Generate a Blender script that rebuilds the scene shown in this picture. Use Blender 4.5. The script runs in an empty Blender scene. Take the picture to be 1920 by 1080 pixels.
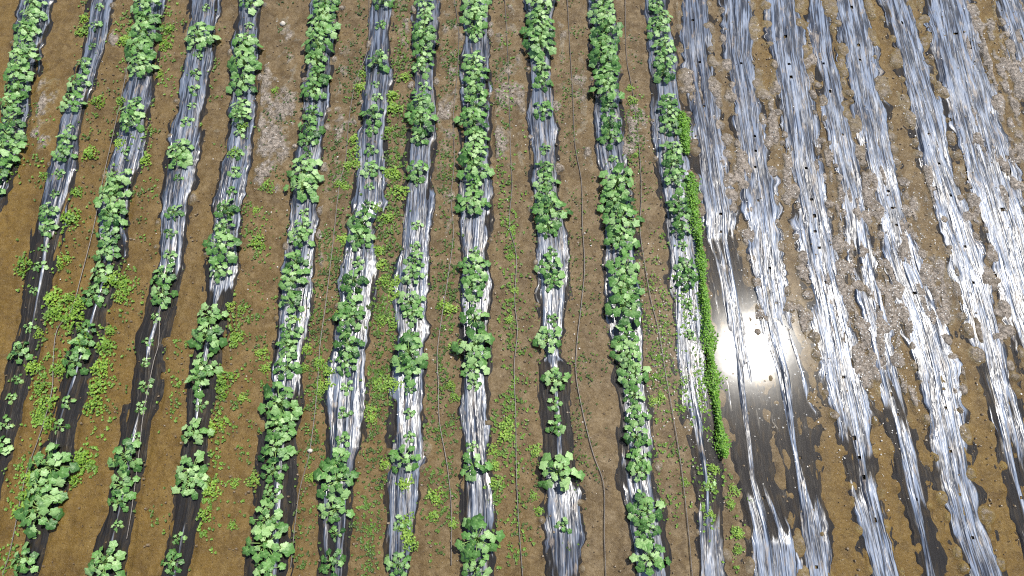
import bpy, math, random
import numpy as np

random.seed(7); RNG = np.random.default_rng(11)
SC = bpy.context.scene
COL = SC.collection
F, H, TH = 1330.0, 15.0, math.radians(20.6)      # focal length in photo pixels, camera height, tilt off straight down
FW = np.array([0, math.sin(TH), -math.cos(TH)]); UP = np.array([0, math.cos(TH), math.sin(TH)])

def ray(px, py):
    px = np.asarray(px, float); py = np.asarray(py, float)
    u = (px-960)/F; v = (540-py)/F
    return np.stack([u, FW[1]+v*UP[1], FW[2]+v*UP[2]], -1)
def P(px, py, z=0.0):
    d = ray(px, py); k = (z-H)/d[..., 2]
    return d[..., 0]*k, d[..., 1]*k
def to_px(x, y, z=0.0):
    rel = np.stack([x, y, np.zeros_like(x)+z-H], -1)
    w = rel@FW
    return 960+F*rel[..., 0]/w, 540-F*(rel@UP)/w
def mpp(py):                                       # metres per photo pixel across, at height py
    return H/(-(FW[2]+(540-py)/F*UP[2]))/F

# ------------------------------------------------------------------ noise
def _h(ix, iy, s):
    n = (ix.astype(np.int64)*374761393 + iy.astype(np.int64)*668265263 + s*974634777) & 0x7fffffff
    n = ((n ^ (n >> 13))*1274126177) & 0x7fffffff
    n = (n ^ (n >> 16)) & 0xffff
    return n/65535.0
def vn(x, y, s=0):
    ix = np.floor(x); iy = np.floor(y); fx = x-ix; fy = y-iy
    fx = fx*fx*(3-2*fx); fy = fy*fy*(3-2*fy)
    a = _h(ix, iy, s); b = _h(ix+1, iy, s); c = _h(ix, iy+1, s); d = _h(ix+1, iy+1, s)
    return (a+(b-a)*fx)*(1-fy)+(c+(d-c)*fx)*fy
def fbm(x, y, s=0, o=4):
    t = 0; a = .5; n = 0
    for k in range(o):
        t = t+a*vn(x*2**k+17.3*k, y*2**k-9.1*k, s+k); n += a; a *= .55
    return t/n

# ------------------------------------------------------------------ mesh helpers
def mesh_arrays(name, V, faces, attrs=None, smooth=True):
    """V (n,3); faces: list of (m,k) int arrays"""
    me = bpy.data.meshes.new(name)
    V = np.ascontiguousarray(V, np.float32)
    me.vertices.add(len(V)); me.vertices.foreach_set('co', V.ravel())
    loops = np.concatenate([f.ravel() for f in faces]).astype(np.int32)
    cnt = np.concatenate([np.full(len(f), f.shape[1], np.int32) for f in faces])
    st = np.concatenate([[0], np.cumsum(cnt)[:-1]]).astype(np.int32)
    me.loops.add(len(loops)); me.loops.foreach_set('vertex_index', loops)
    me.polygons.add(len(cnt)); me.polygons.foreach_set('loop_start', st)
    me.polygons.foreach_set('use_smooth', np.full(len(cnt), smooth))
    me.update(calc_edges=True)
    for k, a in (attrs or {}).items():
        a = np.asarray(a, np.float32)
        if a.ndim == 1:
            me.attributes.new(k, 'FLOAT', 'POINT').data.foreach_set('value', a)
        else:
            me.attributes.new(k, 'FLOAT_VECTOR', 'POINT').data.foreach_set('vector', np.ascontiguousarray(a).ravel())
    me.validate()
    return me
def obj(name, me, mat, parent=None):
    o = bpy.data.objects.new(name, me); COL.objects.link(o)
    if mat and not me.materials: me.materials.append(mat)
    if parent: o.parent = parent
    return o
def tag(o, label=None, cat=None, group=None, kind=None):
    if label: o['label'] = label
    if cat: o['category'] = cat
    if group: o['group'] = group
    if kind: o['kind'] = kind
    return o
ORD = 'zeroth first second third fourth fifth sixth seventh eighth ninth tenth eleventh twelfth thirteenth fourteenth fifteenth sixteenth seventeenth eighteenth nineteenth'.split()
def ordw(n):
    if n < 20: return ORD[n]
    t, u = divmod(n, 10)
    if u == 0: return {2: 'twentieth', 3: 'thirtieth', 4: 'fortieth'}[t]
    return {2: 'twenty', 3: 'thirty', 4: 'forty'}[t]+'-'+ORD[u]

# ------------------------------------------------------------------ materials
class N:
    def __init__(s, name):
        s.m = bpy.data.materials.new(name); s.m.use_nodes = True
        s.t = s.m.node_tree; s.b = s.t.nodes['Principled BSDF']; s.out = s.t.nodes['Material Output']
    def n(s, typ, **kw):
        x = s.t.nodes.new(typ)
        for k, v in kw.items(): setattr(x, k, v)
        return x
    def l(s, a, b): s.t.links.new(a, b)
    def attr(s, name): return s.n('ShaderNodeAttribute', attribute_name=name)
    def noise(s, vec, scale, detail=3, rough=.55, dist=0):
        x = s.n('ShaderNodeTexNoise'); x.inputs['Scale'].default_value = scale
        x.inputs['Detail'].default_value = detail; x.inputs['Roughness'].default_value = rough
        x.inputs['Distortion'].default_value = dist
        if vec is not None: s.l(vec, x.inputs['Vector'])
        return x.outputs['Fac']
    def mapr(s, v, a, b, c=0, d=1):
        x = s.n('ShaderNodeMapRange'); s.l(v, x.inputs['Value'])
        for k, q in zip(('From Min', 'From Max', 'To Min', 'To Max'), (a, b, c, d)): x.inputs[k].default_value = q
        return x.outputs['Result']
    def math(s, op, a, b=None):
        x = s.n('ShaderNodeMath', operation=op)
        for i, q in enumerate((a, b)):
            if q is None: continue
            if isinstance(q, (int, float)): x.inputs[i].default_value = q
            else: s.l(q, x.inputs[i])
        return x.outputs[0]
    def mix(s, f, a, b):
        x = s.n('ShaderNodeMix', data_type='RGBA')
        for key, q in ((0, f), (6, a), (7, b)):
            if isinstance(q, (int, float)): x.inputs[key].default_value = q
            elif isinstance(q, tuple): x.inputs[key].default_value = (*q, 1)
            else: s.l(q, x.inputs[key])
        return x.outputs[2]
    def vmul(s, v, t):
        x = s.n('ShaderNodeVectorMath', operation='MULTIPLY'); s.l(v, x.inputs[0]); x.inputs[1].default_value = t
        return x.outputs[0]
    def bump(s, h, strength, dist, normal=None):
        x = s.n('ShaderNodeBump'); x.inputs['Strength'].default_value = strength; x.inputs['Distance'].default_value = dist
        s.l(h, x.inputs['Height'])
        if normal is not None: s.l(normal, x.inputs['Normal'])
        return x.outputs['Normal']
    def set(s, k, v):
        i = s.b.inputs[k]
        if isinstance(v, (int, float)): i.default_value = v
        elif isinstance(v, tuple): i.default_value = (*v, 1)
        else: s.l(v, i)

def mud_material():
    m = N('wet_mud')
    pos = m.n('ShaderNodeNewGeometry').outputs['Position']
    cr = m.attr('crust').outputs['Fac']; gold = m.attr('gold').outputs['Fac']
    n1 = m.noise(pos, 1.3, 5, .6); n2 = m.noise(pos, 9, 5, .65, .4); n3 = m.noise(pos, 34, 4, .7)
    base = m.mix(gold, (.160, .119, .062), (.170, .112, .026))
    base = m.mix(m.mapr(n1, .35, .7), base, m.mix(gold, (.095, .068, .033), (.105, .066, .014)))
    n5 = m.noise(pos, 3.6, 4, .65, .5)
    base = m.mix(m.mapr(n5, .44, .68, 0, .55), base, m.mix(gold, (.255, .212, .150), (.215, .155, .055)))
    base = m.mix(m.mapr(n2, .50, .74, 0, .6), base, (.07, .045, .022))
    base = m.mix(m.mapr(n3, .56, .70, 0, .55), base, (.045, .032, .017))
    n6 = m.noise(pos, 2.4, 6, .72, .8); base = m.mix(m.mapr(n6, .50, .64, 0, .62), base, m.mix(gold, (.062, .042, .020), (.085, .055, .014)))
    n4 = m.noise(pos, 15, 5, .7, .6)
    sil = m.mix(m.mapr(n4, .40, .60), (.35, .288, .225), (.095, .072, .046))
    sil = m.mix(m.mapr(n3, .52, .72, 0, .75), sil, (.10, .072, .05))
    f = m.mapr(m.math('ADD', cr, m.math('MULTIPLY', m.math('SUBTRACT', n2, .5), 1.1)), .38, .80)
    m.set('Base Color', m.mix(f, base, sil))
    m.set('Roughness', m.mapr(n3, .3, .7, .16, .55)); m.set('Specular IOR Level', m.mapr(f, 0, 1, .3, .8))
    b = m.bump(m.math('ADD', m.noise(pos, 24, 4, .7), m.math('MULTIPLY', m.noise(pos, 70, 2, .6), .4)), .45, .03)
    b = m.bump(m.math('MULTIPLY', n4, m.mapr(f, 0, 1, .45, 1.0)), 1.0, .07, b)
    m.set('Normal', b)
    return m.m
def water_material():
    m = N('shallow_water')
    m.t.nodes.remove(m.b)
    pos = m.n('ShaderNodeNewGeometry').outputs['Position']
    b = m.bump(m.noise(pos, 3.0, 2, .5), .05, .01)
    fr = m.n('ShaderNodeFresnel'); fr.inputs['IOR'].default_value = 1.33; m.l(b, fr.inputs['Normal'])
    tr = m.n('ShaderNodeBsdfTransparent'); tr.inputs['Color'].default_value = (.95, .92, .86, 1)
    gl = m.n('ShaderNodeBsdfGlossy'); gl.inputs['Roughness'].default_value = .052; m.l(b, gl.inputs['Normal'])
    g2 = m.n('ShaderNodeBsdfGlossy'); g2.inputs['Roughness'].default_value = .115; m.l(b, g2.inputs['Normal'])
    gm = m.n('ShaderNodeMixShader'); gm.inputs[0].default_value = .28; m.l(gl.outputs[0], gm.inputs[1]); m.l(g2.outputs[0], gm.inputs[2])
    mx = m.n('ShaderNodeMixShader'); m.l(fr.outputs[0], mx.inputs[0]); m.l(tr.outputs[0], mx.inputs[1]); m.l(gm.outputs[0], mx.inputs[2])
    m.l(mx.outputs[0], m.out.inputs['Surface'])
    return m.m
def film_material():
    m = N('plastic_film')
    uv = m.attr('fuv').outputs['Vector']; dust_sheen = m.attr('dust_sheen').outputs['Fac']; lv = m.attr('lvl').outputs['Fac']
    a = m.noise(m.vmul(uv, (13, .75, 1)), 1, 3, .5, .2)
    c = m.noise(m.vmul(uv, (36, 1.7, 1)), 1, 2, .5, .15)
    g = m.noise(m.vmul(uv, (10, 2.2, 1)), 1, 5, .68, .4)
    pt = m.noise(m.vmul(uv, (6, 1.1, 1)), 1, 4, .62, .2)
    fine = m.noise(m.vmul(uv, (75, 1.6, 1)), 1, 1, .6)
    em = m.mapr(lv, -.004, .006)                                  # film lying above the water, dry of it
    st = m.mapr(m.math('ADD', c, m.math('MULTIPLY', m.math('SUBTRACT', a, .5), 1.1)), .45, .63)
    pale = m.mix(dust_sheen, (.075, .085, .108), (.165, .20, .265))  # film residue plus blue-grey sky sheen painted into the base colour
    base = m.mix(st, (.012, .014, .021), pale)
    base = m.mix(m.mapr(pt, .55, .70, 0, .6), base, m.mix(dust_sheen, (.14, .15, .175), (.26, .30, .37)))
    base = m.mix(m.mapr(g, .56, .67, 0, .8), base, (.22, .175, .13))   # silt dried on the film
    sub = m.mix(m.mapr(g, .5, .72, 0, .6), (.021, .021, .023), (.075, .057, .032))
    m.set('Base Color', m.mix(em, sub, base))
    m.set('Roughness', m.mapr(pt, .35, .65, .22, .42))
    m.set('Specular IOR Level', m.mapr(em, 0, 1, .03, .75))
    h = m.math('ADD', m.math('MULTIPLY', a, 1.2), m.math('ADD', m.math('MULTIPLY', c, .40), m.math('MULTIPLY', fine, .10)))
    m.set('Normal', m.bump(h, .7, .05))
    return m.m
def leaf_material(name, dark, mid, light, rough=.42, trans=.25):
    m = N(name)
    tone = m.attr('tone').outputs['Fac']; rad = m.attr('rad').outputs['Fac']
    pos = m.n('ShaderNodeNewGeometry').outputs['Position']
    rnd = m.n('ShaderNodeObjectInfo').outputs['Random']
    t = m.math('ADD', tone, m.math('MULTIPLY', m.math('SUBTRACT', rnd, .5), .35))
    c = m.mix(m.mapr(t, 0, .5), dark, m.mix(m.mapr(t, .5, 1), mid, light))
    c = m.mix(m.mapr(m.noise(pos, 45, 3, .6), .45, .7, 0, .35), c, dark)
    c = m.mix(m.mapr(rad, .0, .35, .45, 0), c, light)
    m.set('Base Color', c); m.set('Roughness', rough); m.set('Specular IOR Level', .5)
    m.set('Normal', m.bump(m.noise(pos, 30, 3), .7, .02))
    tl = m.n('ShaderNodeBsdfTranslucent'); m.l(c, tl.inputs['Color'])
    mx = m.n('ShaderNodeMixShader'); mx.inputs[0].default_value = trans
    m.l(m.b.outputs[0], mx.inputs[1]); m.l(tl.outputs[0], mx.inputs[2]); m.l(mx.outputs[0], m.out.inputs['Surface'])
    return m.m
def plain(name, c1, c2, rough, scale=30, spec=.4):
    m = N(name); pos = m.n('ShaderNodeNewGeometry').outputs['Position']
    m.set('Base Color', m.mix(m.noise(pos, scale, 4), c1, c2)); m.set('Roughness', rough); m.set('Specular IOR Level', spec)
    m.set('Normal', m.bump(m.noise(pos, scale*2, 3), .4, .01))
    return m.m
MUD = mud_material(); WATER = water_material(); FILM = film_material()
SQUASH = leaf_material('squash_leaf', (.016, .068, .010), (.125, .275, .058), (.34, .50, .20), .40, .18)
STEM = plain('squash_stem', (.16, .27, .06), (.25, .36, .12), .5)
WEED = leaf_material('weed_leaf', (.05, .11, .012), (.14, .27, .022), (.29, .44, .05), .5, .3)
SEED = leaf_material('seedling_leaf', (.045, .075, .014), (.095, .18, .022), (.21, .38, .045), .45, .2)
HOSE = plain('drip_hose', (.05, .045, .04), (.16, .13, .10), .35, 12, .6)
GLINT = plain('sun_glint', (.82, .80, .76), (.5, .46, .40), .3)  # white base colour stands in for sun glints
STONE = plain('pale_stone', (.55, .50, .43), (.38, .33, .27), .6)

# ------------------------------------------------------------------ the rows, read off the photograph: (y, left edge, right edge, how far under water)
ROWS = [
 [(0,40,100,.2),(130,18,72,.2),(250,0,45,.25),(330,-20,22,.3),(420,-50,-5,.4)],
 [(0,165,215,.2),(100,150,192,.3),(200,118,165,.3),(300,95,142,.3),(360,75,138,.2),(420,62,120,.3),(460,55,112,.8),(600,30,82,.9),(700,5,60,.9),(800,-12,32,.95),(900,-32,10,1)],
 [(0,250,310,.3),(140,240,290,.3),(250,215,275,.25),(320,200,258,.25),(400,185,240,.3),(480,180,235,.5),(520,165,215,.9),(600,135,200,.95),(700,115,168,.95),(800,85,142,1),(900,70,130,1),(1000,40,88,1),(1080,28,66,1)],
 [(0,360,417,.2),(110,345,402,.2),(200,330,388,.2),(300,312,372,.15),(400,300,358,.15),(500,290,345,.25),(560,270,335,.8),(650,250,305,.85),(740,240,300,.9),(850,215,275,1),(950,200,250,1),(1020,175,245,1),(1080,165,232,1)],
 [(0,450,495,.2),(100,435,490,.2),(200,430,480,.2),(300,420,470,.15),(400,400,455,.15),(500,385,445,.1),(540,378,442,.3),(570,372,436,.9),(700,350,410,.85),(800,345,395,1),(900,330,390,1),(1000,310,365,1),(1080,290,350,1)],
 [(0,585,640,.2),(200,565,615,.2),(300,550,603,.2),(400,545,600,.2),(500,530,590,.15),(600,515,582,.2),(700,510,567,.4),(800,490,562,.8),(900,475,552,.9),(1080,458,545,1)],
 [(0,698,738,.1),(100,690,735,.1),(200,680,728,.1),(280,670,725,.1),(380,665,720,.1),(420,655,702,.1),(500,640,702,.05),(600,628,692,.05),(740,612,685,.05),(840,610,676,.2),(890,605,662,.4),(1000,600,657,.5),(1080,598,647,.6)],
 [(0,775,825,.2),(150,772,816,.2),(300,762,811,.15),(400,755,808,.1),(540,745,802,.05),(640,745,800,.1),(730,735,801,.05),(840,735,796,.1),(900,725,786,.3),(1000,725,778,.35),(1080,730,770,.4)],
 [(0,865,920,.2),(200,865,920,.3),(400,860,922,.2),(480,865,915,.15),(600,860,919,.35),(700,862,918,.4),(760,862,915,.2),(850,862,916,.4),(930,862,925,.4),(1080,865,926,.4)],
 [(0,985,1037,.2),(150,990,1037,.3),(240,993,1042,.05),(400,1000,1055,.2),(540,1005,1066,.2),(620,1007,1064,.45),(640,1012,1050,.1),(668,1024,1050,.2),(682,1005,1070,.65),(850,1012,1076,.7),(915,1015,1083,.3),(1000,1020,1092,.1),(1055,1025,1090,.3),(1080,1028,1088,.45)],
 [(0,1105,1155,.2),(200,1110,1165,.2),(300,1118,1178,.1),(330,1125,1180,.3),(450,1130,1192,.3),(600,1140,1207,.2),(700,1147,1212,.3),(800,1155,1226,.2),(900,1165,1232,.2),(1000,1175,1250,.15),(1080,1185,1258,.2)],
 [(0,1205,1255,.3),(100,1218,1270,.3),(200,1222,1282,.2),(300,1228,1292,.2),(400,1245,1300,.2),(500,1252,1312,.1),(600,1258,1324,.2),(700,1270,1332,.35),(800,1288,1350,.6),(920,1305,1360,.9),(970,1308,1358,.5),(1080,1310,1360,.2)],
 # bare rows, right
 [(0,1268,1332,.35),(100,1280,1337,.25),(200,1292,1347,.15),(300,1302,1367,.1),(400,1318,1382,.2),(450,1322,1380,.45),(540,1332,1405,.6),(700,1345,1440,.72),(800,1365,1446,.78),(900,1385,1456,.9),(990,1395,1490,.7),(1020,1400,1495,.3),(1080,1405,1505,.3)],
 [(0,1352,1412,.15),(100,1358,1416,.15),(200,1376,1432,.15),(300,1388,1444,.1),(400,1400,1457,.1),(500,1412,1468,.15),(600,1420,1490,.5),(700,1440,1522,.65),(800,1455,1532,.75),(900,1470,1547,.75),(1000,1490,1547,.4),(1080,1500,1562,.4)],
 [(0,1437,1500,.2),(100,1445,1512,.15),(200,1458,1530,.15),(300,1476,1540,.1),(400,1493,1560,.1),(500,1502,1577,.05),(600,1523,1602,.1),(700,1543,1622,.15),(780,1562,1637,.3),(840,1580,1642,.45),(870,1585,1645,.7),(920,1593,1652,.5),(1000,1615,1670,.4),(1080,1630,1692,.4)],
 [(0,1512,1562,.4),(100,1520,1567,.35),(200,1543,1590,.3),(300,1562,1610,.25),(400,1580,1630,.25),(500,1595,1642,.25),(600,1618,1662,.2),(700,1638,1686,.3),(780,1657,1712,.75),(900,1680,1742,.75),(1000,1710,1762,.7),(1080,1728,1774,.6)],
 [(0,1556,1627,.1),(100,1576,1642,.1),(200,1593,1662,.1),(300,1613,1680,.1),(400,1642,1702,.1),(500,1660,1732,.05),(600,1693,1772,.05),(700,1716,1802,.2),(800,1745,1806,.25),(900,1765,1826,.25),(1000,1785,1857,.2),(1080,1810,1887,.2)],
 [(0,1645,1712,.35),(100,1678,1734,.25),(200,1700,1762,.15),(300,1725,1787,.1),(400,1758,1815,.1),(500,1785,1850,.05),(600,1808,1880,.1),(700,1833,1900,.35),(800,1860,1920,.5),(900,1880,1942,.6),(1000,1905,1962,.6),(1080,1930,1992,.6)],
 [(0,1725,1825,.2),(100,1745,1850,.15),(200,1765,1878,.15),(300,1795,1903,.1),(400,1832,1924,.1),(500,1860,1945,.1),(600,1890,1975,.1),(700,1920,2005,.4),(900,1970,2060,.6),(1080,2010,2100,.6)],
 [(0,1860,1932,.15),(100,1892,1965,.2),(200,1920,1995,.2),(300,1950,2027,.2),(500,2010,2085,.2),(800,2095,2170,.4),(1080,2170,2250,.6)],
]
NPL = 12
class Row: pass
rows = []
for ks in ROWS:
    k = np.array(ks, float); r = Row()
    xl, y = P(k[:, 1], k[:, 0]); xr, _ = P(k[:, 2], k[:, 0])
    o = np.argsort(y); y, xl, xr, w = y[o], xl[o], xr[o], k[o, 3]
    def ext(y0, side):
        i, j = (0, 1) if side < 0 else (-1, -2)
        i2 = 2 if side < 0 else -3
        sl = ((xl+xr)[i]-(xl+xr)[i2])/2/(y[i]-y[i2]); sl = max(-.12, min(.12, sl)); d = (y0-y[i])*sl
        return y0, xl[i]+d, xr[i]+d, w[i]
    a = ext(-2.6, -1) if y[0] > -2.6 else None
    b = ext(16.5, 1)
    ins = lambda arr, q: np.concatenate([[q[0]] if q[0] is not None else [], arr, [q[1]]])
    pa = a or (None,)*4
    r.y = ins(y, (pa[0], b[0])); r.xl = ins(xl, (pa[1], b[1])); r.xr = ins(xr, (pa[2], b[2])); r.w = ins(w, (pa[3], b[3]))
    r.at = (lambda Y, r=r: (np.interp(Y, r.y, r.xl), np.interp(Y, r.y, r.xr), np.interp(Y, r.y, r.w)))
    rows.append(r)
def row_x(i, py):                                  # photo x of the row's middle at photo y
    Y = P(960, py)[1]; a, b, _ = rows[i].at(Y); return to_px(np.array((a+b)/2), np.array(Y))[0]
def row_xy(i, py):
    Y = float(P(960, py)[1]); a, b, _ = rows[i].at(Y); return float(a+b)/2, Y
def sst(x, a, b):
    t = np.clip((x-a)/(b-a), 0, 1); return t*t*(3-2*t)
def film_level(w): return .036-.074*w

# ------------------------------------------------------------------ ground heights
STEP = .038
gx = np.arange(-15.5, 15.5, STEP); gy = np.arange(-2.6, 16.4, STEP)
GX, GY = np.meshgrid(gx, gy)
PX, PY = to_px(GX, GY)
CR = [(520,200,45,95,.9),(500,330,50,60,.6),(650,190,28,80,.7),(640,240,30,40,.6),(85,195,30,40,.7),(75,260,25,25,.6),(830,220,25,30,.7),(845,400,28,60,.6),
 (930,270,25,50,.6),(1180,230,30,55,.8),(1110,290,22,35,.6),(540,80,28,70,.7),(590,390,20,60,.5),(830,640,14,60,.4),(300,330,14,30,.5),(210,70,12,20,.6),
 (150,310,10,25,.4),(480,560,16,40,.5),(600,460,16,50,.5),(1005,265,14,30,.9),(640,90,22,60,.5),(720,560,20,40,.3),
 (1310,175,20,40,.8),(1340,230,14,60,.7),(1365,90,18,90,.6),(1350,300,16,30,.5),(1385,350,18,80,.7),(1410,450,18,70,.8),(1455,250,20,80,.7),(1480,370,20,70,.7),
 (1430,600,24,60,.8),(1540,330,26,80,.9),(1600,420,38,80,1.1),(1650,470,40,60,1.1),(1575,540,28,60,.9),(1610,640,36,80,1),(1700,430,28,70,1),(1745,560,34,90,1),
 (1665,600,36,90,1.1),(1690,745,30,26,1),(1830,440,28,70,.9),(1870,620,26,70,.8),(1850,180,32,110,1.15),(1805,60,26,50,.9),(1890,300,28,90,1.05),
 (1905,120,34,90,1.1),(1800,700,18,40,.7),(1625,845,14,16,.9),(1500,600,18,50,.7),(1510,520,14,60,.6),(1650,330,16,90,.6),(1745,330,16,80,.7),(1530,140,14,70,.6)]
crust = np.zeros_like(GX)
for cx, cy, rx, ry, w in CR:
    crust = np.maximum(crust, w*np.exp(-(((PX-cx)/rx)**2+((PY-cy)/ry)**2)*.7))
nb = fbm(GX*2.2, GY*1.6, 3, 4); nf = fbm(GX*7, GY*6, 9, 3); nlow = fbm(GX*.6, GY*.5, 21, 3)
nc = fbm(GX*4.5, GY*3.8, 33, 4); crust = np.maximum(crust, .42*np.exp(-(((PX-820)/520)**2+((PY-130)/330)**2))*np.clip((1290-PX)/60, 0, 1)); crustn = np.clip(crust*(.35+1.3*nb)+.5*(nb-.60), 0, 1.3)
Z = -.036+.05*(nlow-.5)*.5+.034*(nf-.5)+.016*(fbm(GX*14, GY*13, 91, 2)-.5)+crustn*(.080+.16*(nc-.5)+.05*(fbm(GX*12, GY*11, 71, 2)-.5))
cov = np.zeros_like(GX)                           # 1 in the middle of a film strip
for i, r in enumerate(rows):
    XL, XR, W = r.at(GY)
    s = (GX-(XL+XR)/2)/((XR-XL)/2)
    c = np.clip(1.42-np.abs(s), 0, .4)/.4
    c = c*c*(3-2*c)
    right = i >= NPL
    ax_ = GX-(XL+XR)/2
    silt = np.clip((.5*fbm(ax_*11+i, GY*1.5, 40+i, 4)+.5*fbm(GX*3.6, GY*2.0, 140+i, 3)-((.515-.07*crust) if right else .555-.05*crust))*5, 0, 1)*(.10 if right else .06)*np.clip(.5+crust*.6, 0, 1)
    lev = film_level(W)
    tgt = np.minimum(lev-.045, -.03)+silt+.012*(nf-.5)
    Z = Z*(1-c)+tgt*c; cov = np.maximum(cov, c)
nm = fbm(GX*11, GY*10, 55, 3); nm2 = fbm(GX*4, GY*4, 57, 2)
def mound(x, y, r, top, sy=1.0):
    j0, j1 = np.searchsorted(gx, [x-r*1.8, x+r*1.8]); i0, i1 = np.searchsorted(gy, [y-r*1.8*sy, y+r*1.8*sy])
    if j1 <= j0 or i1 <= i0: return
    X = GX[i0:i1, j0:j1]; Y = GY[i0:i1, j0:j1]
    d = np.hypot(X-x, (Y-y)/sy)/r*(1+1.0*(nm2[i0:i1, j0:j1]-.5)+.7*(nm[i0:i1, j0:j1]-.5))
    hh = top-.05*d**2.2+.034*(nm[i0:i1, j0:j1]-.5)
    Z[i0:i1, j0:j1] = np.where(d < 1.5, np.maximum(Z[i0:i1, j0:j1], hh), Z[i0:i1, j0:j1])
for i, r in enumerate(rows):
    for side in (0, 1):
        y = -2.4+random.random()
        while y < 16.2:
            XL, XR, W = r.at(y); lv = film_level(float(W))
            if i >= NPL or random.random() < .18:
                inn = random.uniform(-.05, .10 if i >= NPL else .03)
                x = XL+inn if side == 0 else XR-inn
                rr = random.choice((.07, .10, .12, .15, .19)) if i >= NPL else random.uniform(.05, .11)
                top = max(lv, -.035)+random.uniform(.012, .034)
                if W > .35 and random.random() < .8: top = min(top, max(lv+.008, -.010))
                mound(float(x), y, rr, top, random.uniform(.8, 1.7))
            y += random.uniform(.22, .85)
gold = np.clip(1.05-PX/620+np.clip((PY-380)/900, -.3, .5), 0, 1)
gold = np.maximum(gold, np.clip((PX-1420)/150, 0, 1)*np.clip((PY-560)/300, 0, 1))
gold = np.maximum(gold, .75*np.clip((PX-1380)/60, 0, 1)*np.clip((330-PY)/250, 0, 1))
gold = np.maximum(gold, .5*np.exp(-((PX-950)/80)**2)*np.clip((PY-700)/300, 0, 1))
crs = np.clip((Z+.010)/.036, 0, 1)*(.50+.50*np.clip(crust*1.8, 0, 1))
def gz(x, y):
    j = np.clip(((np.asarray(x)-gx[0])/STEP).round().astype(int), 0, len(gx)-1); i = np.clip(((np.asarray(y)-gy[0])/STEP).round().astype(int), 0, len(gy)-1)
    return Z[i, j]
# one sheet: the fine field, then a ring of coarse quads out to the horizon
ny, nx = GX.shape
V = np.stack([GX, GY, Z], -1).reshape(-1, 3)
idx = np.arange(ny*nx).reshape(ny, nx)
q = np.stack([idx[:-1, :-1], idx[:-1, 1:], idx[1:, 1:], idx[1:, :-1]], -1).reshape(-1, 4)
loop = np.concatenate([idx[0, :-1], idx[:-1, -1], idx[-1, :0:-1], idx[:0:-1, 0]])
L = len(loop); prev = loop; extra = []; eq = []; base = ny*nx
for k, R in enumerate((1.0, 6.0, 40.0, 900.0)):
    p = V[loop].copy(); c = np.array([0, 6.9, 0]); d = p-c; d[:, 2] = 0
    d /= np.linalg.norm(d, axis=1)[:, None]
    p = p+d*R; p[:, 2] = -.045
    extra.append(p); cur = base+k*L+np.arange(L)
    eq.append(np.stack([prev, cur, np.roll(cur, -1), np.roll(prev, -1)], -1)[:, ::1]); prev = cur
V = np.concatenate([V]+extra)
pad = np.zeros(4*L)
gme = mesh_arrays('ground', V, [q]+[e[:, ::-1] for e in eq], {'crust': np.concatenate([crs.ravel(), pad]), 'gold': np.concatenate([gold.ravel(), pad+.4])})
tag(obj('ground', gme, MUD), 'brown silty mud field left by a flood between the film strips', kind='structure')
S = 880
wme = mesh_arrays('water', np.array([[-S, -S, 0], [S, -S, 0], [S, S, 0], [-S, S, 0.]]), [np.array([[0, 1, 2, 3]])], smooth=False)
tag(obj('water', wme, WATER), 'shallow clear flood water standing in the furrows', kind='structure')

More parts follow.
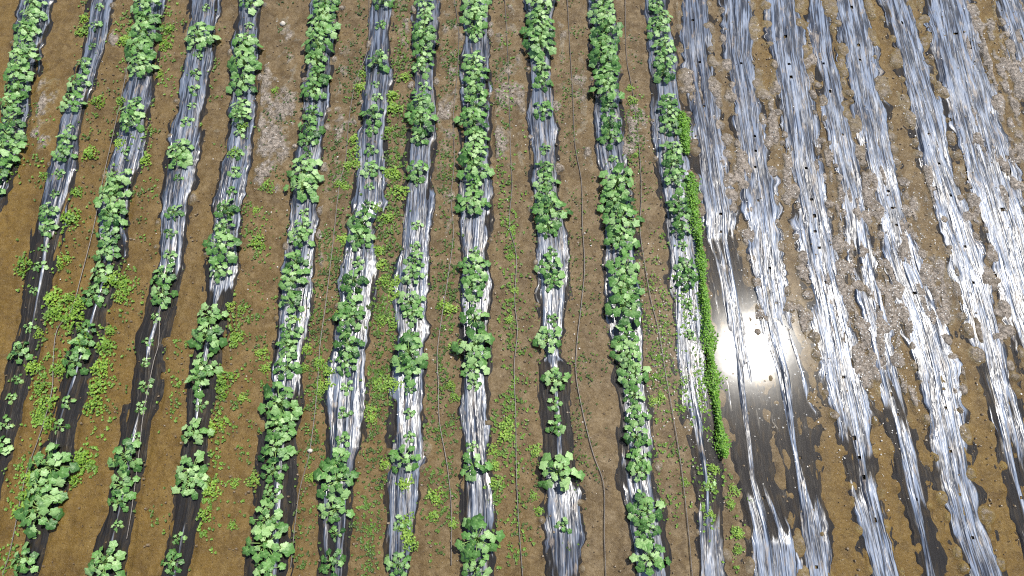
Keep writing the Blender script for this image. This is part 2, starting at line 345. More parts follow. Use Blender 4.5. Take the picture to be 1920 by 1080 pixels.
# ------------------------------------------------------------------ plastic film strips, one thing each
FL = ['leftmost planted row']+[f'{ordw(k)} planted row from left' for k in range(2, 7)]+[f'{ordw(k)} planted row from right' for k in range(6, 1, -1)]+['rightmost planted row']
RL = ['first bare film row, beside the bright green weed strip', 'second bare film row, running beside the sun glare', 'third bare film row right of the planted rows',
      'fourth bare film row, the narrowest one', 'fifth bare film row, broad and white at middle', 'sixth bare film row, third from the right edge',
      'seventh bare film row, half covered by grey crust', 'last bare film row in the top right corner']
for i, r in enumerate(rows):
    y0 = max(-2.5, r.y[0]); y1 = 16.3
    Y = np.arange(y0, y1, .032); ns = 31
    s = np.linspace(-1.12, 1.12, ns)
    YY, SS = np.meshgrid(Y, s, indexing='ij')
    XL, XR, W = r.at(YY)
    ea = .19 if i >= NPL else .12
    ed = ea*(fbm(YY*2.6, SS*0+i*3.7, 60, 4)-.5)*2
    ed2 = ea*(fbm(YY*2.6, SS*0+i*3.7+50, 61, 4)-.5)*2
    if i >= NPL: XL = XL-.055; XR = XR+.055
    else: XL = XL-.02; XR = XR+.02
    XX = (XL+XR)/2+SS*(XR-XL)/2
    XX = XX+np.where(SS < 0, ed, ed2)*np.clip((np.abs(SS)-.35)/.65, 0, 1.2)**2+.05*(vn(YY*.5, SS*0+i, 5)-.5)
    across = SS*(XR-XL)/2
    wr = fbm(across*10+i*9+YY*.12, YY*1.15+across*4, 80+i, 2)-.5
    wr2 = fbm(across*4.2+i*3-YY*.1, YY*.75+across*2, 180+i, 2)-.5
    off = .5*(vn(YY*.35, SS*0+i, 7)-.5)
    crown = np.exp(-((SS-off)/.13)**2)
    W = W+(.55*(fbm(YY*.55, SS*0+i*5.1, 401, 3)-.44) if i >= NPL else .18*(fbm(YY*.7, SS*0+i*5.1, 401, 2)-.45))*np.clip(1-W, .2, 1)
    zf = film_level(W+.03)+(.060 if i >= NPL else .048)*wr+.044*wr2+np.clip(W-.25, 0, .5)*.085*crown*(.4+1.2*vn(YY*.6, SS*0+i, 17))-(.044*sst(np.abs(SS)+.9*(fbm(across*8+i, YY*1.1, 300+i, 3)-.5), .62, 1.02)+.12*np.clip(np.abs(SS)-.98, 0, 1))+.010*(1-SS**2)
    keep_v = np.ones_like(zf, bool)
    if i >= NPL:                                  # planting holes punched along the middle
        yh = y0+.2
        while yh < 16:
            a, b, w = r.at(yh); xh = (a+b)/2+random.uniform(-.03, .03)+.04*math.sin(yh*1.3+i)
            hs = random.uniform(.5, 1.0)
            dd = np.hypot((XX-xh)/(.016*hs), (YY-yh)/(.030*hs))
            if random.random() < .45: keep_v &= dd > 1
            zf = zf+.004*np.exp(-((dd-1.5)/.5)**2)
            yh += .43+random.uniform(-.03, .03)
    g = gz(XX, YY)
    keep_v &= zf > g-.03
    px, py = to_px(XX, YY)
    dust_sheen = np.clip(.35+.45*np.clip((px-1230)/200, 0, 1)+.5*(fbm(XX*1.5, YY*.7, 90+i, 3)-.5), 0, 1)  # residue and painted sky sheen, paler towards the bare rows
    n0, n1 = XX.shape
    id_ = np.arange(n0*n1).reshape(n0, n1)
    kq = keep_v[:-1, :-1] & keep_v[1:, :-1] & keep_v[:-1, 1:] & keep_v[1:, 1:]
    qs = np.stack([id_[:-1, :-1], id_[:-1, 1:], id_[1:, 1:], id_[1:, :-1]], -1)[kq]
    used = np.zeros(n0*n1, bool); used[qs.ravel()] = True
    remap = np.cumsum(used)-1
    Vf = np.stack([XX, YY, zf], -1).reshape(-1, 3)[used]
    fuv = np.stack([across, YY, np.full_like(XX, i*7.31)], -1).reshape(-1, 3)[used]
    me = mesh_arrays('mulch_film', Vf, [remap[qs]], {'fuv': fuv, 'dust_sheen': dust_sheen.ravel()[used], 'lvl': zf.ravel()[used]})
    o = obj('mulch_film', me, FILM)
    tag(o, ('black plastic mulch film under the '+FL[i]) if i < NPL else ('muddy plastic mulch film of the '+RL[i-NPL]), 'plastic film', 'plastic mulch film strips laid along the field')

# ------------------------------------------------------------------ squash plants
def leaf(size, lobes=5, seed=0):
    """one lobed blade lying along +Y from its stalk; returns verts, tris+quads, radial"""
    rn = random.Random(seed)
    n = 30; ang = np.linspace(0, 2*np.pi, n, endpoint=False)       # 0 = tip direction (+Y)
    rr = .5*size*(1+.13*np.cos(lobes*ang)+.06*np.cos(15*ang+rn.random()*6)-.32*np.exp(-((np.abs(ang-np.pi))/.30)**2))*(1+.08*np.cos(ang))
    rr = rr*np.array([rn.uniform(.93, 1.07) for _ in range(n)])
    V = [[0, 0, 0]]; rad = [0]
    cup = rn.uniform(.10, .45); fold = rn.uniform(.05, .14); droop = rn.uniform(-.25, .1)
    for fr in (.5, 1.0):
        for a, q in zip(ang, rr):
            x = math.sin(a)*q*fr; y = math.cos(a)*q*fr; d = math.hypot(x, y)/size
            z = -cup*d*d*size+fold*size*d*math.cos(lobes*a)*.55+droop*y*d+rn.uniform(-.012, .012)*size
            V.append([x, y, z]); rad.append(fr)
    V = np.array(V); V[:, 1] += .22*size
    t = np.array([[0, 1+(k+1) % n, 1+k] for k in range(n)]); q = np.array([[1+k, 1+(k+1) % n, 1+n+(k+1) % n, 1+n+k] for k in range(n)])
    return V, t[:, ::-1][:, ::-1], q, np.array(rad)
def rot(V, az, tilt, roll=0):
    cx, sx = math.cos(tilt), math.sin(tilt); cz, sz = math.cos(az), math.sin(az); cy, sy = math.cos(roll), math.sin(roll)
    Ry = np.array([[cy, 0, sy], [0, 1, 0], [-sy, 0, cy]]); Rx = np.array([[1, 0, 0], [0, cx, -sx], [0, sx, cx]]); Rz = np.array([[cz, -sz, 0], [sz, cz, 0], [0, 0, 1]])
    return V@(Rz@Rx@Ry).T
class Acc:
    def __init__(s): s.V = []; s.f = {3: [], 4: []}; s.a = {}; s.n = 0
    def add(s, V, faces, **at):
        s.V.append(V)
        for f in faces: s.f[f.shape[1]].append(f+s.n)
        for k, v in at.items(): s.a.setdefault(k, []).append(np.broadcast_to(v, (len(V),)))
        s.n += len(V)
    def mesh(s, name, smooth=True):
        fs = [np.concatenate(s.f[k]) for k in (3, 4) if s.f[k]]
        return mesh_arrays(name, np.concatenate(s.V), fs, {k: np.concatenate(v) for k, v in s.a.items()}, smooth)
def tube(pts, rads, n=5):
    pts = np.asarray(pts, float); V = []
    for k, p in enumerate(pts):
        t = pts[min(k+1, len(pts)-1)]-pts[max(k-1, 0)]; t /= np.linalg.norm(t)+1e-9
        u = np.cross(t, [0, 0, 1.]); u = u/np.linalg.norm(u) if np.linalg.norm(u) > 1e-3 else np.array([1., 0, 0]); w = np.cross(u, t)
        for j in range(n):
            a = 2*math.pi*j/n; V.append(p+rads[k]*(math.cos(a)*u+math.sin(a)*w))
    q = [[k*n+j, k*n+(j+1) % n, (k+1)*n+(j+1) % n, (k+1)*n+j] for k in range(len(pts)-1) for j in range(n)]
    return np.array(V), np.array(q)
def squash_variant(kind, seed):
    rn = random.Random(seed)
    R, n, ls, hh = {'l': (.36, 25, .188, .33), 'm': (.25, 16, .150, .23), 's': (.13, 8, .098, .10)}[kind]
    fol = Acc(); st = Acc(); az = rn.random()*6
    ax = tube([(0, 0, -.02), (0, .01, .05), (.01, 0, hh*.5)], [.016, .014, .008]); st.add(ax[0], [ax[1]])
    for k in range(n):
        az += 2.39996+rn.uniform(-.35, .35)
        f = ((k+.6)/n)**.62                          # inner young leaves first
        d = R*f*rn.uniform(.75, 1.12); L = ls*(.45+.62*f)*rn.uniform(.82, 1.15)
        z = hh*(1.05-.60*f*f)*rn.uniform(.85, 1.15)
        tilt = -(.12+.55*f*rn.uniform(.3, 1.15)); tip = np.array([-math.sin(az)*d, math.cos(az)*d, z])
        Vl, t, q, rad = leaf(L, 5, seed*97+k)
        Vl = rot(Vl, az+rn.uniform(-.5, .5), tilt+rn.uniform(-.15, .15), rn.uniform(-.5, .5))+tip
        fol.add(Vl, [t, q], tone=min(1, max(0, .52+.35*(1-f)*rn.random()+rn.uniform(-.45, .38))), rad=rad)
        pv, pq = tube([(0, 0, .02), tip*np.array([.5, .5, 1])+np.array([0, 0, -.03]), tip], [.011*(.5+f*.5)*(ls/.235)**.5, .009*(ls/.235)**.5, .006])
        st.add(pv, [pq])
    return fol.mesh('foliage'), st.mesh('stem')
VAR = {k: [squash_variant(k, 100*j+ord(k)) for j in range(c)] for k, c in (('l', 12), ('m', 11), ('s', 8))}
for k in VAR:
    for a, b in VAR[k]: a.materials.append(SQUASH); b.materials.append(STEM)

def rng_(y0, y1, k): return ('range', y0, y1, k)
PLANTS = [
 [rng_(0, 370, 'l')],
 [(15,'s'),(50,'s'),(88,'s'),(125,'m'),(160,'m'),(198,'m'),(240,'s'),(265,'m'),(292,'m'),(325,'s'),(365,'s'),(400,'m'),(430,'m'),(465,'s'),(500,'s'),(545,'s'),(615,'s'),(660,'m'),(710,'s'),(745,'s'),(795,'s'),(840,'m')],
 [rng_(0, 145, 'l'),(190,'s'),(213,'m'),(237,'m'),(285,'s'),rng_(330, 490, 'l'),(515,'m'),(555,'m'),(620,'m'),(650,'m'),(680,'m'),(755,'s'),(800,'s'),(875,'l'),(915,'l'),(955,'l'),(1000,'s'),(1050,'m')],
 [(15,'s'),(52,'s'),(76,'l'),(105,'s'),(140,'s'),(170,'s'),(200,'s'),(230,'s'),(285,'l'),(303,'m'),(335,'s'),(400,'m'),(440,'s'),(480,'s'),(520,'m'),(555,'m'),(595,'s'),(640,'s'),(680,'s'),(725,'s'),(765,'s'),(818,'s'),(858,'l'),(910,'m'),(940,'m'),(985,'s'),(1055,'l')],
 [(10,'m'),(50,'s'),(90,'l'),(125,'l'),(160,'l'),(205,'m'),(225,'m'),(250,'s'),(290,'s'),(325,'s'),(360,'s'),(395,'m'),(430,'m'),(468,'l'),(510,'m'),(595,'m'),(632,'l'),(690,'m'),(715,'m'),(760,'s'),(812,'m'),(880,'m'),(905,'l'),(1010,'s'),(1055,'m')],
 [rng_(0, 190, 'l'),(215,'m'),(245,'m'),(268,'m'),(292,'s'),(325,'l'),(355,'l'),(400,'s'),(428,'m'),(450,'m'),rng_(478, 545, 'l'),(570,'m'),(600,'s'),(625,'m'),(652,'m'),(690,'m'),rng_(738, 1090, 'l')],
 [(8,'m'),(50,'s'),(100,'s'),(122,'m'),(160,'s'),(185,'s'),(220,'m'),(248,'s'),(285,'s'),(322,'m'),(352,'s'),(388,'s'),(418,'m'),(450,'l'),(495,'s'),(530,'m'),(575,'m'),(602,'l'),(650,'m'),(685,'m'),(727,'s'),(775,'s'),(825,'s'),(868,'m'),(902,'l'),(955,'m'),(1000,'s'),(1055,'m')],
 [rng_(0, 142, 'm'),(165,'s'),(200,'l'),(232,'l'),(262,'m'),(325,'m'),(342,'s'),(425,'s'),(465,'s'),(490,'m'),(518,'m'),(570,'m'),(592,'m'),(640,'m'),(668,'l'),(695,'m'),(732,'s'),(775,'s'),(820,'s'),(862,'m'),(980,'s'),(1058,'m')],
 [rng_(0, 80, 'l'),rng_(108, 400, 'l'),(475,'s'),(505,'l'),(540,'m'),(565,'s'),(600,'m'),(655,'l'),(690,'m'),(720,'s'),(838,'s'),(875,'m'),(1010,'l'),(1068,'m')],
 [rng_(0, 105, 'l'),rng_(120, 170, 'm'),(210,'m'),(282,'s'),rng_(305, 445, 'm'),(475,'s'),(505,'m'),(530,'m'),(600,'s'),(640,'m'),(715,'m'),(758,'s'),(800,'m'),(888,'l'),(985,'s')],
 [rng_(0, 215, 'l'),(236,'m'),(262,'m'),(300,'s'),rng_(332, 470, 'l'),rng_(490, 600, 'l'),rng_(615, 840, 'm'),(862,'m'),(885,'m'),(935,'s'),(960,'l'),(990,'m'),(1045,'l')],
 [rng_(0, 155, 'm'),(192,'m'),(215,'m'),(242,'m'),(285,'m'),(310,'m'),(340,'m'),(385,'m'),(405,'m'),(432,'m'),(462,'s'),(503,'m'),(525,'m'),(570,'s'),(630,'s'),(910,'s')],
]
MARK = {'l': 'large', 'm': 'middling', 's': 'small'}
nplants = 0
for i, lst in enumerate(PLANTS):
    pl = []
    for e in lst:
        if e[0] == 'range':
            _, a, b, k = e
            ya, yb = float(P(960, a)[1]), float(P(960, b)[1]); n = max(2, int(round((ya-yb)/(.46 if k == 'l' else .42))))
            for t in range(n):
                Y = ya+(yb-ya)*(t+.5)/n
                py = float(to_px(np.array(0.), np.array(Y))[1])
                kk = k if random.random() < .8 else ('m' if k == 'l' else 'l')
                pl.append((py, kk, random.uniform(-.06, .06)))
        else: pl.append((e[0], e[1], random.uniform(-.03, .03)))
    pl.sort(key=lambda e: -e[0])
    for c, (py, k, off) in enumerate(pl):
        x, y = row_xy(i, py); x += off
        if i == 8: x -= .02
        z = max(float(gz(x, y)), float(film_level(rows[i].at(y)[2])))-.012
        root = bpy.data.objects.new('squash_plant', None); COL.objects.link(root)
        root.location = (x, y, z); root.rotation_euler = (0, 0, random.random()*6.28)
        sc = random.uniform(.78, 1.16); root.scale = (sc, sc, sc*random.uniform(.85, 1.2)); root.empty_display_size = .1
        a, b = random.choice(VAR[k])
        obj('foliage', a, None, root); obj('stem', b, None, root)
        tag(root, f'{MARK[k]} squash plant, {ordw(c+1)} up from the bottom in the {FL[i]}', 'squash plant', 'squash plants growing along the film rows')
        nplants += 1
print('squash plants', nplants)

# ------------------------------------------------------------------ weeds
def leaflet(acc, c, size, az, tilt, tone):
    w = size*.42
    V = np.array([[0, 0, 0], [w, size*.45, .06*size], [0, size*.55, -.05*size], [-w, size*.45, .06*size], [0, size, -.12*size]])
    V = rot(V, az, tilt)+c
    acc.add(V, [np.array([[0, 1, 2], [0, 2, 3], [1, 4, 2], [2, 4, 3]])], tone=tone, rad=np.array([.3, 1, .5, 1, 1.]))
def weed_variant(seed, tall):
    rn = random.Random(seed); a = Acc()
    for k in range(95):
        r = math.sqrt(rn.random()); t = rn.random()*6.283
        rr = r*.17*(1+.25*math.sin(3*t+seed)); z = tall*(1-r*r)*rn.uniform(.4, 1)+.012
        leaflet(a, np.array([rr*math.cos(t), rr*math.sin(t), z]), rn.uniform(.032, .064), rn.random()*6.283, rn.uniform(-.5, .5), rn.uniform(.3, 1))
    return a.mesh('weed_clump')
WV = [weed_variant(s, .09+.015*(s % 3)) for s in range(6)]
for m in WV: m.materials.append(WEED)
CL = [(155,60,13),(158,35,10),(235,78,14),(310,85,12),(318,55,10),(300,140,9),(185,190,12),(228,190,10),(225,270,11),(272,300,12),(170,288,14),(85,330,9),(145,360,12),(135,408,18),(45,498,16),(118,490,13),(100,560,19),
 (108,585,17),(140,600,20),(150,570,14),(130,560,13),(212,525,16),(232,530,12),(228,555,13),(155,640,15),(190,690,16),(183,725,17),(178,760,16),(200,650,14),(208,620,12),(72,625,8),(60,690,13),(78,725,14),(110,690,14),(85,760,16),(92,795,15),
 (70,780,12),(42,960,18),(52,930,16),(158,862,18),(140,900,12),(60,895,14),(452,582,9),(444,632,12),(432,574,10),(422,712,16),(418,735,12),(455,745,9),(404,800,14),(398,920,14),(385,965,12),(436,985,9),(440,905,10),(484,455,14),(440,288,11),
 (455,240,10),(430,398,10),(480,395,8),(502,350,13),(515,170,8),(652,310,11),(666,285,14),(664,262,11),(668,308,11),(676,165,12),(680,140,9),(735,180,14),(738,205,15),(728,245,10),(760,145,10),(738,325,15),(752,360,15),(722,325,10),(728,408,13),(645,448,13),
 (636,345,10),(650,350,9),(710,470,11),(715,497,11),(745,530,15),(742,552,14),(720,528,13),(600,682,13),(617,698,14),(618,722,13),(640,590,10),(715,600,12),(737,605,14),(712,720,14),(730,718,14),(742,722,12),(695,770,12),(698,785,11),(722,872,10),
 (600,720,9),(575,655,12),(572,690,10),(560,600,9),(760,908,15),(763,975,13),(764,1005,16),(770,1022,12),(755,990,12),(816,930,15),(812,968,11),(850,982,9),(852,745,9),(855,650,11),(842,580,14),(830,572,10),(845,722,9),(925,845,11),(928,872,9),
 (930,905,13),(950,798,15),(947,818,13),(960,430,8),(958,480,8),(955,600,8),(966,545,8),(1004,843,12),(1010,958,9),(1000,930,8),(490,662,12),(498,690,10),(475,900,12),(582,895,9),(600,735,9),(705,390,8),(570,530,8),
 (1185,190,9),(1182,165,8),(1192,290,7),(1376,920,13),(1384,1000,12),(1335,880,12),(1329,910,12),(1331,965,9),(1370,945,9),(1385,1030,10),(1225,752,10),(1240,745,8),(1145,495,7),(1285,905,8)]
buckets = {}
for px, py, r in CL:
    y = float(P(960, py)[1]); x = float(P(px, py)[0])
    n = sum(1 for i in range(NPL) if (rows[i].at(y)[0]+rows[i].at(y)[1])/2 < x)
    on = [i for i in range(NPL) if rows[i].at(y)[0]+.05 < x < rows[i].at(y)[1]-.05]
    buckets.setdefault(('on', on[0]) if on else ('furrow', n), []).append((py, x, y, r))
for (w, n), lst in buckets.items():
    lst.sort()
    for c, (py, x, y, r) in enumerate(lst):
        me = random.choice(WV); o = obj('weed_clump', me, None)
        lv = max(float(gz(x, y)), -.01) if w == 'furrow' else max(float(gz(x, y)), float(film_level(rows[n].at(y)[2])))
        o.location = (x, y, lv-.01); s = r*mpp(py)/.17*random.uniform(.92, 1.1); o.scale = (s, s*random.uniform(.9, 1.15), s*random.uniform(.8, 1.2)); o.rotation_euler = (0, 0, random.random()*6.28)
        where = f'on film of the {FL[n]}' if w == 'on' else (f'right of the {FL[n-1]}' if n else 'left of the leftmost planted row')
        tag(o, f'weed clump, {ordw(c+1)} from the top, {where}', 'weed', 'weed clumps growing wild between the rows')

# dense strip of weeds along the last planted row
def strip(path, name, label, hw, count, seed):
    rn = random.Random(seed); a = Acc()
    pts = [P(px, py) for px, py in path]; pts = np.array([[float(p[0]), float(p[1])] for p in pts])
    seg = np.linalg.norm(np.diff(pts, axis=0), axis=1); cum = np.concatenate([[0], np.cumsum(seg)])
    for k in range(count):
        t = rn.random()*cum[-1]; x = np.interp(t, cum, pts[:, 0]); y = np.interp(t, cum, pts[:, 1])
        u = rn.gauss(0, .5); u = max(-1.25, min(1.25, u)); w = hw*(.3+1.3*float(vn(np.array(t*2.2), np.array(seed*1.), 5)))*min(1, .35+t*4, .35+(cum[-1]-t)*3)
        hgt = .16*(1-min(1, u*u))*(.55+.9*float(vn(np.array(t*5.), np.array(seed+.5), 6)))
        z = max(0, float(gz(x, y)))+.01+hgt*rn.uniform(.35, 1)
        leaflet(a, np.array([x+u*w, y+rn.uniform(-.03, .03), z]), rn.uniform(.025, .055), rn.random()*6.283, rn.uniform(-.2, .9), rn.uniform(.15, .85))
    me = a.mesh(name); me.materials.append(STRIPM)
    tag(obj(name, me, None), label, 'weeds')
STRIPM = leaf_material('strip_leaf', (.045, .13, .009), (.15, .34, .020), (.30, .50, .05), .5, .3)
strip([(1293,330),(1300,400),(1311,470),(1318,550),(1325,620),(1334,700),(1345,780),(1356,858)], 'weed_strip', 'long dense bright green strip of weeds along right edge of the last planted row', .15, 6500, 3)
strip([(1276,215),(1281,245),(1285,290)], 'weed_strip', 'short dense bright green weed patch above the long weed strip', .16, 1400, 5)

# countless seedlings: ground cover, one object
def seedlings():
    D = [ # centre x, y, spread x, y, count, size, tone
     (165,60,25,80,90,.05,.8),(120,420,25,60,90,.05,.8),(60,510,25,30,80,.05,.8),(105,575,26,45,130,.05,.85),(145,610,24,60,150,.05,.85),(190,700,16,90,190,.05,.85),
     (85,700,25,70,150,.05,.85),(90,780,24,40,150,.05,.85),(50,930,24,60,220,.05,.95),(160,865,22,22,120,.05,.9),(20,1050,30,30,80,.05,.9),(225,530,20,30,160,.05,.9),
     (240,60,12,60,120,.05,.85),(310,80,12,70,170,.05,.8),(275,260,14,70,130,.05,.75),(220,240,14,80,90,.05,.8),(175,200,20,50,60,.045,.7),(80,310,14,50,70,.05,.8),(15,300,16,60,80,.05,.7),
     (400,100,10,100,60,.045,.7),(350,130,12,100,60,.045,.7),(440,640,20,80,110,.05,.8),(410,780,14,80,120,.05,.8),(330,720,14,80,70,.045,.75),(395,940,16,70,110,.05,.8),(450,330,20,120,110,.045,.7),
     (480,450,22,60,90,.045,.75),(330,1000,50,60,60,.045,.7),(470,800,30,120,90,.045,.6),(480,600,40,80,120,.045,.6),
     (660,120,26,140,320,.045,.35),(640,320,26,90,260,.045,.4),(620,470,24,90,260,.045,.45),(600,600,22,90,240,.045,.5),(590,760,20,120,240,.045,.5),(570,950,22,110,160,.045,.5),
     (750,130,16,130,320,.05,.5),(740,300,18,90,300,.05,.55),(725,440,18,70,260,.05,.55),(720,570,20,80,280,.05,.5),(712,700,22,70,300,.05,.55),(700,850,20,100,260,.045,.5),(690,1000,20,80,200,.045,.5),
     (845,120,14,120,200,.045,.4),(840,330,18,100,260,.045,.45),(835,560,20,110,320,.045,.45),(830,750,22,100,260,.045,.45),(825,930,26,110,240,.045,.6),
     (950,240,12,160,240,.045,.7),(958,500,12,160,320,.045,.75),(960,720,12,130,150,.045,.75),(955,850,18,80,140,.05,.8),(965,1000,12,80,110,.045,.7),(930,880,10,110,130,.05,.7),
     (1075,200,26,220,260,.035,.45),(1090,560,30,220,280,.035,.45),(1085,860,30,180,200,.035,.45),(1190,240,24,120,280,.04,.55),(1200,500,24,200,260,.035,.6),(1235,640,26,140,420,.04,.8),(1260,850,26,160,200,.04,.7),
     (1290,640,14,110,260,.045,.9),(1310,760,14,70,240,.045,.95),(1330,930,14,60,80,.05,.8),(1377,960,9,60,40,.05,.8),
     (60,200,24,100,60,.04,.4),(200,330,40,160,110,.04,.5),(280,560,30,300,120,.04,.6),(540,250,24,200,180,.04,.3),(930,120,24,160,120,.04,.4),(1000,700,16,300,140,.04,.5)]
    rn = np.random.default_rng(5)
    C = []; 
    for cx, cy, sx, sy, n, sz, tn in D:
        n = int(n*1.0); nk = max(3, n//6); kx = cx+rn.normal(0, .62, nk)*sx; ky = cy+rn.normal(0, .62, nk)*sy; pick = rn.integers(0, nk, n)
        x, y = P(kx[pick], ky[pick]); spread = np.where(rn.random(n) < .25, .25, .05+.06*rn.random(nk)[pick]); x = x+rn.normal(0, 1, n)*spread; y = y+rn.normal(0, 1, n)*spread
        keep = np.ones(n, bool)
        z = gz(x, y)
        for i in range(NPL):
            a, b, w = rows[i].at(y); ins = (x > a+.02) & (x < b-.02)
            keep &= ~(ins & (rn.random(n) < (.35 if i == 11 else .8))); z = np.where(ins, np.maximum(z, film_level(w)), z)
        C.append(np.stack([x, y, np.maximum(z, -.012), np.full(n, sz)*rn.uniform(.4, .95, n), np.clip((tn-.12)+rn.normal(0, .10, n)+rn.normal(0, .16, nk)[pick], 0, 1)], -1)[keep])
    C = np.concatenate(C); n = len(C); print('seedlings', n)
    nl = 6
    base = np.array([[0, 0, 0], [.42, .5, .1], [0, 1, .02], [-.42, .5, .1]])
    az = (rn.random((n, 1))*6.28+np.arange(nl)*6.283/nl+rn.normal(0, .3, (n, nl)))
    L = C[:, 3:4]*rn.uniform(.7, 1.2, (n, nl)); tilt = rn.uniform(.05, .7, (n, nl))
    X = base[None, None, :, 0]*L[..., None]; Yl = base[None, None, :, 1]*L[..., None]; Zl = base[None, None, :, 2]*L[..., None]
    Y2 = Yl*np.cos(tilt)[..., None]; Z2 = Zl+Yl*np.sin(tilt)[..., None]
    ca, sa = np.cos(az)[..., None], np.sin(az)[..., None]
    V = np.stack([X*ca-Y2*sa+C[:, 0, None, None], X*sa+Y2*ca+C[:, 1, None, None], Z2+C[:, 2, None, None]+.008], -1).reshape(-1, 3)
    q = np.arange(n*nl*4).reshape(-1, 4)
    tone = np.repeat(C[:, 4], nl*4)
    me = mesh_arrays('weeds', V, [q], {'tone': tone, 'rad': np.tile([.4, 1, 1, 1], n*nl)}, smooth=False)
    tag(obj('weeds', me, SEED), 'countless tiny weed seedlings scattered over the muddy furrows', kind='stuff')
seedlings()

# pale crumbs coloured white to stand in for sun glints on mud and leaves, one object
def specks():
    rn = np.random.default_rng(8)
    D = [(1420,620,100,150,1500),(1640,600,160,260,2600),(1800,250,120,260,1500),(1238,650,34,150,900),(1302,690,20,130,900),(1290,590,18,60,260),(1330,890,22,90,160),(1200,380,40,200,200),(1080,500,40,400,320),(620,400,40,400,200),(830,450,60,400,200),(500,300,40,250,160),(1620,560,150,200,1700),(1450,400,120,250,1500),(1800,400,120,350,1600),(1560,150,200,150,700),(1560,760,140,160,220),(300,400,200,300,120),(960,500,30,400,130)]
    C = []
    for cx, cy, sx, sy, n in D:
        px = cx+rn.normal(0, .6, n)*sx; py = cy+rn.normal(0, .6, n)*sy; x, y = P(px, py)
        C.append(np.stack([x, y], -1))
    C = np.concatenate(C); n = len(C)
    g = gz(C[:, 0], C[:, 1]); z = np.maximum(g, -.004); ok = (g > -.008) | (rn.random(n) < .30)
    for i, r in enumerate(rows):
        a, b, w = r.at(C[:, 1]); ins = (C[:, 0] > a) & (C[:, 0] < b); lf = film_level(w)+.012; on = ins & (lf > z)
        z = np.where(on, lf, z); ok &= ~(on & (rn.random(n) < (.0 if i == 11 else .6)))
    C, z = C[ok], z[ok]; n = len(C)
    b = np.array([[1, 0, 0], [0, 1, 0], [-1, 0, 0], [0, -1, 0], [0, 0, .8]])
    s = .005+.016*rn.random((n, 1))**2; r = rn.random(n)*6.28
    V = b[None]*s[:, :, None]*rn.uniform(.6, 1.3, (n, 5, 1))
    x = V[..., 0]*np.cos(r)[:, None]-V[..., 1]*np.sin(r)[:, None]; y = V[..., 0]*np.sin(r)[:, None]+V[..., 1]*np.cos(r)[:, None]
    V = np.stack([x+C[:, 0, None], y+C[:, 1, None], V[..., 2]+z[:, None]+.002], -1).reshape(-1, 3)
    f = np.array([[0, 1, 4], [1, 2, 4], [2, 3, 4], [3, 0, 4]]); f = (f[None]+5*np.arange(n)[:, None, None]).reshape(-1, 3)
    tag(obj('glint_specks', mesh_arrays('glint_specks', V, [f], smooth=False), GLINT), 'pale crumbs standing in for sun glints over mud and leaves', kind='stuff')
specks()

# crumbs of brown mud, one object
def clods():
    rn = np.random.default_rng(18); n = 15000
    x = rn.uniform(-11, 13.5, n); y = rn.uniform(-.6, 14.2, n)
    keep = vn(x*1.1, y*.8, 12)*.6+.4*vn(x*5, y*4, 13) > rn.random(n)*.62+.10
    z = gz(x, y); cv = np.zeros(n)
    for i, r in enumerate(rows):
        a, b, w = r.at(y); ins = (x > a) & (x < b); keep &= ~(ins & (rn.random(n) < (.85 if i < NPL else .7)))
        z = np.where(ins & (film_level(w) > z), film_level(w), z)
    x, y, z = x[keep], y[keep], z[keep]; n = len(x)
    k = 6; ang = np.arange(k)*2*np.pi/k
    b = np.concatenate([np.stack([np.cos(ang), np.sin(ang), ang*0-.3], -1), np.stack([.6*np.cos(ang+.4), .6*np.sin(ang+.4), ang*0+.6], -1)])
    s = (.007+.026*rn.random((n, 1))**3.2)
    V = b[None]*s[:, :, None]*rn.uniform(.65, 1.3, (n, 2*k, 1)); V[..., 0] *= rn.uniform(.7, 1.4, (n, 1))
    V = (V+np.stack([x, y, np.maximum(z, -.012)], -1)[:, None]).reshape(-1, 3)
    q = np.array([[j, (j+1) % k, k+(j+1) % k, k+j] for j in range(k)]); t = np.arange(k, 2*k)[None]
    o = 2*k*np.arange(n)[:, None, None]
    tag(obj('mud_crumbs', mesh_arrays('mud_crumbs', V, [(q[None]+o).reshape(-1, 4), (t[None]+o).reshape(-1, k)], smooth=False), CLOD), 'small brown crumbs of wet mud littering the furrows', kind='stuff')
CLOD = plain('brown_clod', (.10, .072, .040), (.19, .145, .09), .45, 14, .4)
clods()

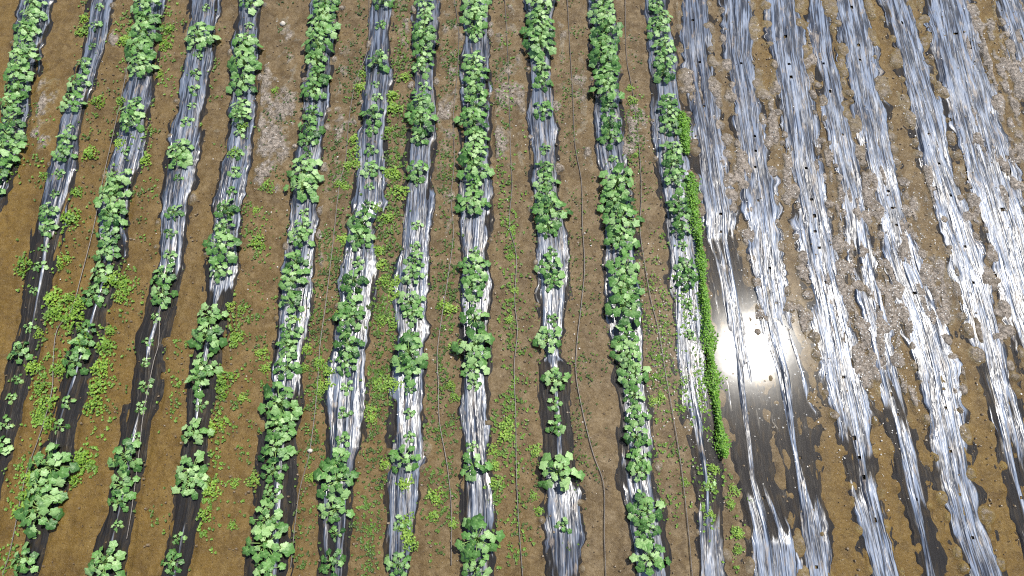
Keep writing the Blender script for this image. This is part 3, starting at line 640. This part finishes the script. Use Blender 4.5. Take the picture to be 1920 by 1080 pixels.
# ------------------------------------------------------------------ drip lines
LINES = [
 ([(245,110),(235,150),(215,240),(195,330),(175,430),(152,520),(135,580),(107,620),(100,680),(98,730),(80,800),(52,880),(40,930),(20,1030),(5,1078)], 'pale drip line curving down the furrow right of the second planted row'),
 ([(300,560),(298,640),(288,680),(272,760),(266,800),(262,840),(248,950),(238,1010)], 'pale drip line lying on the submerged film of the fourth planted row'),
 ([(692,0),(690,90),(668,150),(655,220),(648,300),(636,350),(625,450),(612,560),(600,650),(594,740),(580,850),(560,930),(545,1065)], 'thin drip line in the furrow right of the sixth planted row from the left'),
 ([(852,0),(860,60),(858,130),(850,220),(852,300),(846,370),(850,440),(840,520),(832,570),(820,660),(822,720),(824,790),(838,870),(846,950),(846,1060)], 'thin drip line winding between the fifth and fourth planted rows from the right'),
 ([(946,-10),(952,100),(955,180),(957,280),(960,350),(955,420),(968,480),(965,560),(970,620),(964,690),(967,780),(968,880),(972,970),(980,1080)], 'drip line along the weedy furrow left of the third planted row from right'),
 ([(1063,-10),(1068,80),(1074,180),(1078,270),(1090,340),(1092,420),(1096,500),(1090,570),(1082,640),(1080,700),(1092,770),(1112,850),(1132,910),(1133,1000),(1136,1080)], 'dark drip line bowing through the furrow left of the second planted row from right'),
 ([(1172,-10),(1174,100),(1182,150),(1190,200),(1200,300),(1202,370),(1200,430),(1208,490),(1220,560),(1235,620),(1248,700),(1262,780),(1275,860),(1285,940),(1293,1020),(1298,1080)], 'dark drip line in the furrow just left of the rightmost planted row'),
]
for path, lab in LINES:
    p = np.array(path, float); x, y = P(p[:, 0], p[:, 1])
    t = np.arange(len(x)); tt = np.linspace(0, len(x)-1, (len(x)-1)*8+1)
    # smooth through the points
    def cr(v):
        out = []
        for q in tt:
            k = min(int(q), len(v)-2); f = q-k; a, b, c, d = v[max(k-1, 0)], v[k], v[k+1], v[min(k+2, len(v)-1)]
            out.append(.5*((2*b)+(-a+c)*f+(2*a-5*b+4*c-d)*f*f+(-a+3*b-3*c+d)*f**3))
        return np.array(out)
    X, Y = cr(x), cr(y); z = np.maximum(gz(X, Y), -.004)+.012
    for i in range(NPL):
        a, b, w = rows[i].at(Y); z = np.where((X > a) & (X < b), np.maximum(z, film_level(w)+.02), z)
    z = np.convolve(np.pad(z, 3, mode='edge'), np.ones(7)/7, 'valid')
    V, q = tube(np.stack([X, Y, z], -1), [.0095]*len(X), 6)
    tag(obj('drip_line', mesh_arrays('drip_line', V, [q]), HOSE), lab, 'hose', 'drip irrigation lines')

# a few stones one can point at
for px, py, r, lab in ((531,45,5,'white stone on the pale mud near the top, left of the sixth planted row'), (582,845,4.5,'pale stone beside the drip line low in the furrow of seedlings'),
                       (864,288,4,'small white stone touching the left edge of the fourth planted row from right')):
    x, y = (float(v) for v in P(px, py)); rn = random.Random(px)
    n, m = 8, 5; V = [[0, 0, 1]]
    for a in range(1, m):
        for b in range(n):
            th = math.pi*a/m; ph = 2*math.pi*b/n; k = rn.uniform(.8, 1.15); V.append([k*1.2*math.sin(th)*math.cos(ph), k*math.sin(th)*math.sin(ph), k*.7*math.cos(th)])
    V.append([0, 0, -.7]); V = np.array(V)*r*mpp(py)
    t = [[0, 1+b, 1+(b+1) % n] for b in range(n)]+[[len(V)-1, 1+(m-2)*n+(b+1) % n, 1+(m-2)*n+b] for b in range(n)]
    q = [[1+a*n+b, 1+(a+1)*n+b, 1+(a+1)*n+(b+1) % n, 1+a*n+(b+1) % n] for a in range(m-2) for b in range(n)]
    o = obj('stone', mesh_arrays('stone', V, [np.array(t), np.array(q)]), STONE); o.location = (x, y, max(float(gz(x, y)), 0)+.02)
    tag(o, lab, 'stone', 'pale stones')

# ------------------------------------------------------------------ light, sky, camera
d = ray(1412., 650.); d /= np.linalg.norm(d); sun_dir = np.array([d[0], d[1], -d[2]])      # the glare on the water is the sun's mirror image
el = math.asin(sun_dir[2]); az = math.atan2(sun_dir[0], sun_dir[1])
sd = bpy.data.lights.new('sun', 'SUN'); sd.energy = 4.6; sd.angle = math.radians(.53); sd.color = (1, .96, .89)
so = bpy.data.objects.new('sun', sd); COL.objects.link(so)
from mathutils import Vector
so.rotation_euler = Vector(sun_dir).to_track_quat('Z', 'Y').to_euler(); so.location = (0, 0, 30)
w = bpy.data.worlds.new('World'); SC.world = w; w.use_nodes = True
sky = w.node_tree.nodes.new('ShaderNodeTexSky'); sky.sky_type = 'NISHITA'; sky.sun_disc = False
sky.sun_elevation = el; sky.sun_rotation = az
bg = w.node_tree.nodes['Background']; bg.inputs['Strength'].default_value = .13
w.node_tree.links.new(sky.outputs[0], bg.inputs['Color'])
cd = bpy.data.cameras.new('camera'); cd.sensor_width = 36; cd.lens = F/1920*36; cd.clip_end = 3000
co = bpy.data.objects.new('camera', cd); COL.objects.link(co); co.location = (0, 0, H); co.rotation_euler = (TH, 0, 0)
SC.camera = co
SC.view_settings.view_transform = 'Standard'; SC.view_settings.look = 'None'; SC.view_settings.exposure = .48; SC.view_settings.gamma = 1
SC.cycles.transparent_max_bounces = 16; SC.cycles.max_bounces = 6; SC.cycles.use_denoising = False; SC.cycles.filter_width = 1.15
